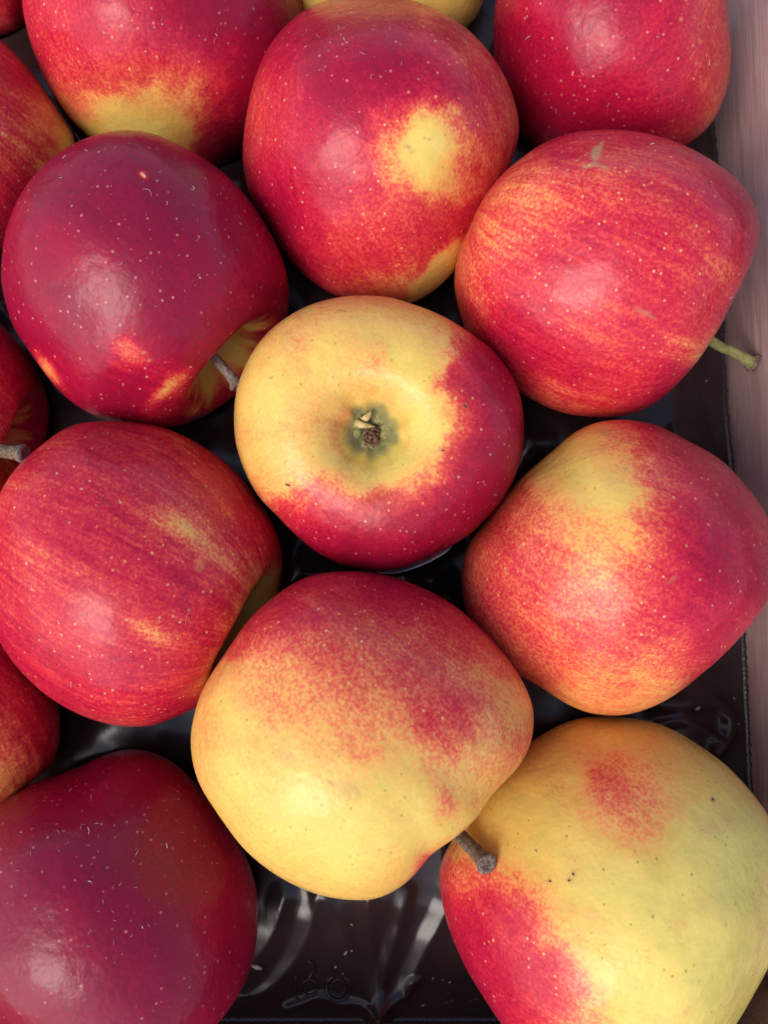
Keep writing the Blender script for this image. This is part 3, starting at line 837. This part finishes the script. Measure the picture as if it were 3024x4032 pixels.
lint('B', [(1336, 110, 18, 80, 70, .00013), (1460, 300, 26, -70, 90, .0001), (1355, 155, 12, 60, 0, .00022)] + scatter(1450, 350, 330, 260, 22, 7))
lint('G', [(282, 2696, 20, 85, 10, .00018), (735, 2425, 85, -70, 30, .00008), (380, 1990, 12, 0, 60, .00012), (555, 1910, 14, 70, 80, .0001), (212, 2520, 14, -60, 90, .00012)] + scatter(480, 2300, 440, 480, 30, 8))
lint('E', [(2068, 900, 18, -60, 0, .0002), (2880, 1168, 16, -40, 0, .0002), (2570, 568, 18, -10, 0, .00024)] + scatter(2400, 1000, 440, 400, 24, 9))
lint('A', [(852, 136, 14, 50, 40, .00018), (640, 95, 10, 0, 0, .0002)] + scatter(760, 160, 400, 140, 16, 10))
lint('F', [(1490, 1150 + 60, 30, 10, 10, .00006)] + scatter(1800, 1800, 200, 300, 14, 11))
lint('K', [(2257, 3443, 12, 40, 0, .00026), (2166, 3471, 10, 0, 0, .00026), (2240, 3468, 10, 30, 0, .0002), (2806, 3148, 12, 60, 0, .00034), (2110, 3350, 14, 40, 0, .00012), (2500, 3330 - 230, 26, 10, 10, .00008)], 'grit', M_GRIT)
lint('F', [(1829, 1600, 16, 40, 20, .00034), (1134, 1909, 22, 20, 10, .0003), (1743, 1774, 14, 10, 0, .0002), (1345, 1225, 40, 5, 10, .00007), (1290, 2030, 60, 55, 15, .00006)], 'grit', M_GRIT)
lint('G', [(405, 1965, 90, 38, 10, .00007)], 'grit', M_GRIT)
lint('E', [(1995, 1225, 70, -60, 25, .00010)], 'grit', M_GRIT)

# ------------------------------------------------------------------ the black tray
x = np.arange(-.160, TRAY_X + 1e-6, .0006)
y = np.arange(TRAY_Y, .215, .0006)
XX, YY = np.meshgrid(x, y, indexing='ij')
rs = np.random.RandomState(3)


edge = np.minimum(TRAY_X - XX, .0022 + (YY - TRAY_Y) * .45)


def edge_x(yy):
    """the cut edge wanders: it was trimmed by hand against the wall"""
    return np.interp(yy, [-.1155, -.109, -.101, -.091, -.075, -.046, -.018, .015, .041, .056, .075, .10, .125, .136, .165, .215],
                     [.086, .0935, .1000, .1026, .1033, .1034, .1035, .1030, .1021, .1012, .1011, .1014, .1020, .1014, .0995, .1010])


XX = XX + (edge_x(YY) - TRAY_X) * sstep(XX, .07, TRAY_X)
ridge = .0165 + .0040 * (vnoise(XX, YY, 60, 1) - .5) + .0005 * (vnoise(XX, YY, 190, 2) - .5)
fl = sstep(edge, .004, .020)
Z = FLANGE * (1 - fl) + ridge * fl
# creases of the empty corner by the near edge and loops of slack film at the wall
def crease(pts, h, wd, soft=False):
    global Z
    pp = np.array([at(px, py, FLANGE)[:2] for px, py in pts])
    pp = crom(pp, 6)
    D = np.full(XX.shape, 9.0)
    for p, q_ in zip(pp[:-1], pp[1:]):
        dv = q_ - p; L2 = dv @ dv + 1e-12
        t = np.clip(((XX - p[0]) * dv[0] + (YY - p[1]) * dv[1]) / L2, 0, 1)
        D = np.minimum(D, np.hypot(XX - p[0] - t * dv[0], YY - p[1] - t * dv[1]))
    Z = Z + h * (np.exp(-(D / wd) ** 2) if soft else np.maximum(0, 1 - D / wd) ** 1.15)


Zc = Z
crease([(1490, 3990), (1400, 3810), (1345, 3640), (1290, 3500)], .0012, .0050)
crease([(1490, 3990), (1480, 3800), (1450, 3640), (1455, 3500)], .0010, .0036)
crease([(1490, 3990), (1525, 3800), (1570, 3620), (1600, 3480)], .0011, .0034)
crease([(1490, 3990), (1600, 3880), (1680, 3720), (1760, 3540)], .0013, .0045)
crease([(1260, 3470), (1225, 3640), (1160, 3780), (1050, 3895), (940, 3925)], .0013, .0055)
crease([(1130, 3500), (1090, 3640), (1020, 3760), (960, 3830)], .0013, .0050)
crease([(1130, 3968), (1200, 3945), (1260, 3925), (1340, 3950), (1410, 3950), (1490, 3992)], .0010, .0020)
crease([(1490, 3992), (1560, 3930), (1600, 3915), (1625, 3860), (1650, 3850)], .0010, .0018)
crease([(2560, 2757), (2656, 2757), (2768, 2757), (2834, 2790), (2867, 2840), (2851, 2906), (2800, 2950)], .0030, .0026, True)
crease([(2560, 2840), (2644, 2823), (2710, 2848), (2784, 2889), (2825, 2930), (2790, 2945)], .0016, .0014, True)
crease([(2640, 1740), (2740, 1755), (2800, 1820)], .0018, .0050)
for (px, py, h_, r_) in [(1690, 2290, .0045, .0050), (1170, 2262, .0040, .0060), (805, 1990, .0045, .0055), (270, 2700, .0040, .0050), (2080, 1760, .0035, .0060), (10, 1215, .004, .005), (945, 740, .004, .006), (1420, 1215, .003, .006)]:
    c_ = at(px, py, .016)
    Z = Z + h_ * np.exp(-((XX - c_[0]) ** 2 + (YY - c_[1]) ** 2) / r_ ** 2)
K = .0022
for inf in APPLES.values():
    cx_, cy_, cz_ = inf['C']
    # the pocket follows the apple's real underside: its lowest point over a coarse map
    P = inf['P'] + inf['C']
    low = P[P[:, 2] < cz_]
    R_ = inf['r'] + .0004
    rho = np.hypot(XX - cx_, YY - cy_)
    zb = np.where(rho < R_, cz_ - np.sqrt(np.maximum(R_ ** 2 - rho ** 2, 0)), cz_ + (rho - R_) * 3)
    # never above the apple's own skin
    bins = np.zeros(60) + 1.0
    rr = np.hypot(low[:, 0] - cx_, low[:, 1] - cy_); bi = np.minimum((rr / R_ * 50).astype(int), 59)
    np.minimum.at(bins, bi, low[:, 2])
    zl = np.interp(rho / R_ * 50, np.arange(60) + .5, np.minimum.accumulate(bins[::-1])[::-1]) - .0004
    zb = np.where(rho < R_, np.minimum(zb, zl), zb)
    h = np.clip(.5 + .5 * (zb - Z) / K, 0, 1)
    Z = zb * (1 - h) + Z * h - K * h * (1 - h)
Z = np.maximum(Z, -.0040)
nx, ny = XX.shape
V = np.stack([XX, YY, Z], -1).reshape(-1, 3)
idx = np.arange(nx * ny).reshape(nx, ny)
Q = np.stack([idx[:-1, :-1], idx[1:, :-1], idx[1:, 1:], idx[:-1, 1:]], -1).reshape(-1, 4)
me = bpy.data.meshes.new('fruit_tray')
me.vertices.add(len(V)); me.vertices.foreach_set('co', V.astype(np.float32).ravel())
me.loops.add(Q.size); me.loops.foreach_set('vertex_index', Q.astype(np.int32).ravel())
me.polygons.add(len(Q)); me.polygons.foreach_set('loop_start', np.arange(0, Q.size, 4, dtype=np.int32))
me.polygons.foreach_set('use_smooth', np.ones(len(Q), bool))
me.update(calc_edges=True)
me.materials.append(M_PLASTIC)
tray = bpy.data.objects.new('fruit_tray', me); COL.objects.link(tray)
tag(tray, 'glossy black plastic tray with creased pockets, showing between the apples', 'tray')


def tray_z(px, py):
    p = at(px, py, FLANGE)
    for _ in range(3):
        i = int(np.clip((p[0] - x[0]) / .0006, 0, nx - 1)); j = int(np.clip((p[1] - y[0]) / .0006, 0, ny - 1))
        p = at(px, py, Z[i, j])
    return p


def serration(axis, c0, a0, a1):
    """the scalloped cut edge: beads along one border"""
    V, Fc = [], []
    n = int((a1 - a0) / .00018)
    r_ = random.Random(2)
    amp = 1.0
    for i in range(n + 1):
        s = a0 + (a1 - a0) * i / n
        ph_ = (s / .00135) % 1.0
        if ph_ < .14: amp = .25 + .9 * r_.random()
        bump_ = abs(math.sin(math.pi * ph_)) * amp
        for (o_, h_) in ((-.0012, -.0002), (-.0003, .0003), (.0001 + .00042 * bump_, .00022 + .00028 * bump_), (.0003 + .00055 * bump_, -.0002)):
            V.append((edge_x(s) + o_, s, FLANGE + h_) if axis == 'y' else (s, c0 - o_, FLANGE + h_))
    for i in range(n):
        for k in range(3):
            a = i * 4 + k
            Fc.append((a, a + 1, a + 5, a + 4) if axis == 'y' else (a, a + 4, a + 5, a + 1))
    return V, Fc


V, Fc = serration('y', TRAY_X, TRAY_Y, .215)
mesh_obj('serrated_edge', V, Fc, M_PLASTIC, tray)
V, Fc = serration('x', TRAY_Y, -.160, TRAY_X)
mesh_obj('serrated_edge', V, Fc, M_PLASTIC, tray)


def emboss(pts, r, n=6):
    pp = np.array([tray_z(*p) for p in pts])
    pp = crom(pp, n); pp[:, 2] += r * .15
    V, Fc = tube(pp, [r * .5] + [r] * (len(pp) - 2) + [r * .5], 10)
    mesh_obj('embossed_mark', V, Fc, M_PLASTIC, tray)


def arc(cx, cy, rx, ry, a0, a1, n=10):
    return [(cx + rx * math.cos(math.radians(a0 + (a1 - a0) * k / n)), cy + ry * math.sin(math.radians(a0 + (a1 - a0) * k / n))) for k in range(n + 1)]


emboss(arc(1332, 3888, 47, 50, -60, 250), .00055)
emboss(arc(1334, 3885, 27, 30, 0, 270, 8) + [(1350, 3868), (1356, 3884)], .00045)
emboss(arc(1218, 3888, 30, 32, 0, 350), .0005)
emboss([(1212, 3782), (1232, 3794), (1238, 3816), (1226, 3836), (1216, 3850)], .0005)
emboss([(1166, 3840), (1162, 3880), (1160, 3920), (1176, 3944)], .0005)
emboss([(1756, 3908), (1775, 3910), (1788, 3928), (1784, 3940), (1765, 3945), (1745, 3950)], .00025)
emboss([(1845, 3945), (1870, 3935), (1895, 3928)], .00025)

# crumbs lying on the tray
V, Fc = [], []
for (px, py, L, an, rad) in [(2745, 2788, 22, -40, .00042), (1362, 3750, 20, -45, .0003), (1012, 3803, 40, 20, .0007), (1385, 3742, 6, 0, .0003), (1322, 3805, 8, 0, .00035), (1385, 3640, 14, 30, .0002), (1350, 3833, 5, 0, .0002),
                             (1705, 3852, 10, -40, .0002), (1742, 3858, 6, 0, .0002), (1770, 3866, 12, -20, .0002), (1664, 3957, 14, -10, .0002), (2905, 2850, 10, -30, .0002), (2890, 2750, 8, 40, .0002), (2780, 1500, 8, 0, .0002)]:
    p = tray_z(px, py)
    c_, s_ = math.cos(math.radians(an)), -math.sin(math.radians(an))
    dv = np.array([c_, s_, 0]) * L * .5 * .075e-3
    up = np.array([0, 0, rad * .8])
    v2, f2 = tube([p - dv + up, p + up * 1.3, p + dv + up], [rad * .5, rad, rad * .5], 6, True, .3, px)
    base = len(V); V += v2; Fc += [tuple(i + base for i in f) for f in f2]
tag(mesh_obj('crumbs', V, Fc, M_LINT), 'pale dry crumbs scattered on the black tray', 'crumbs', kind='stuff')
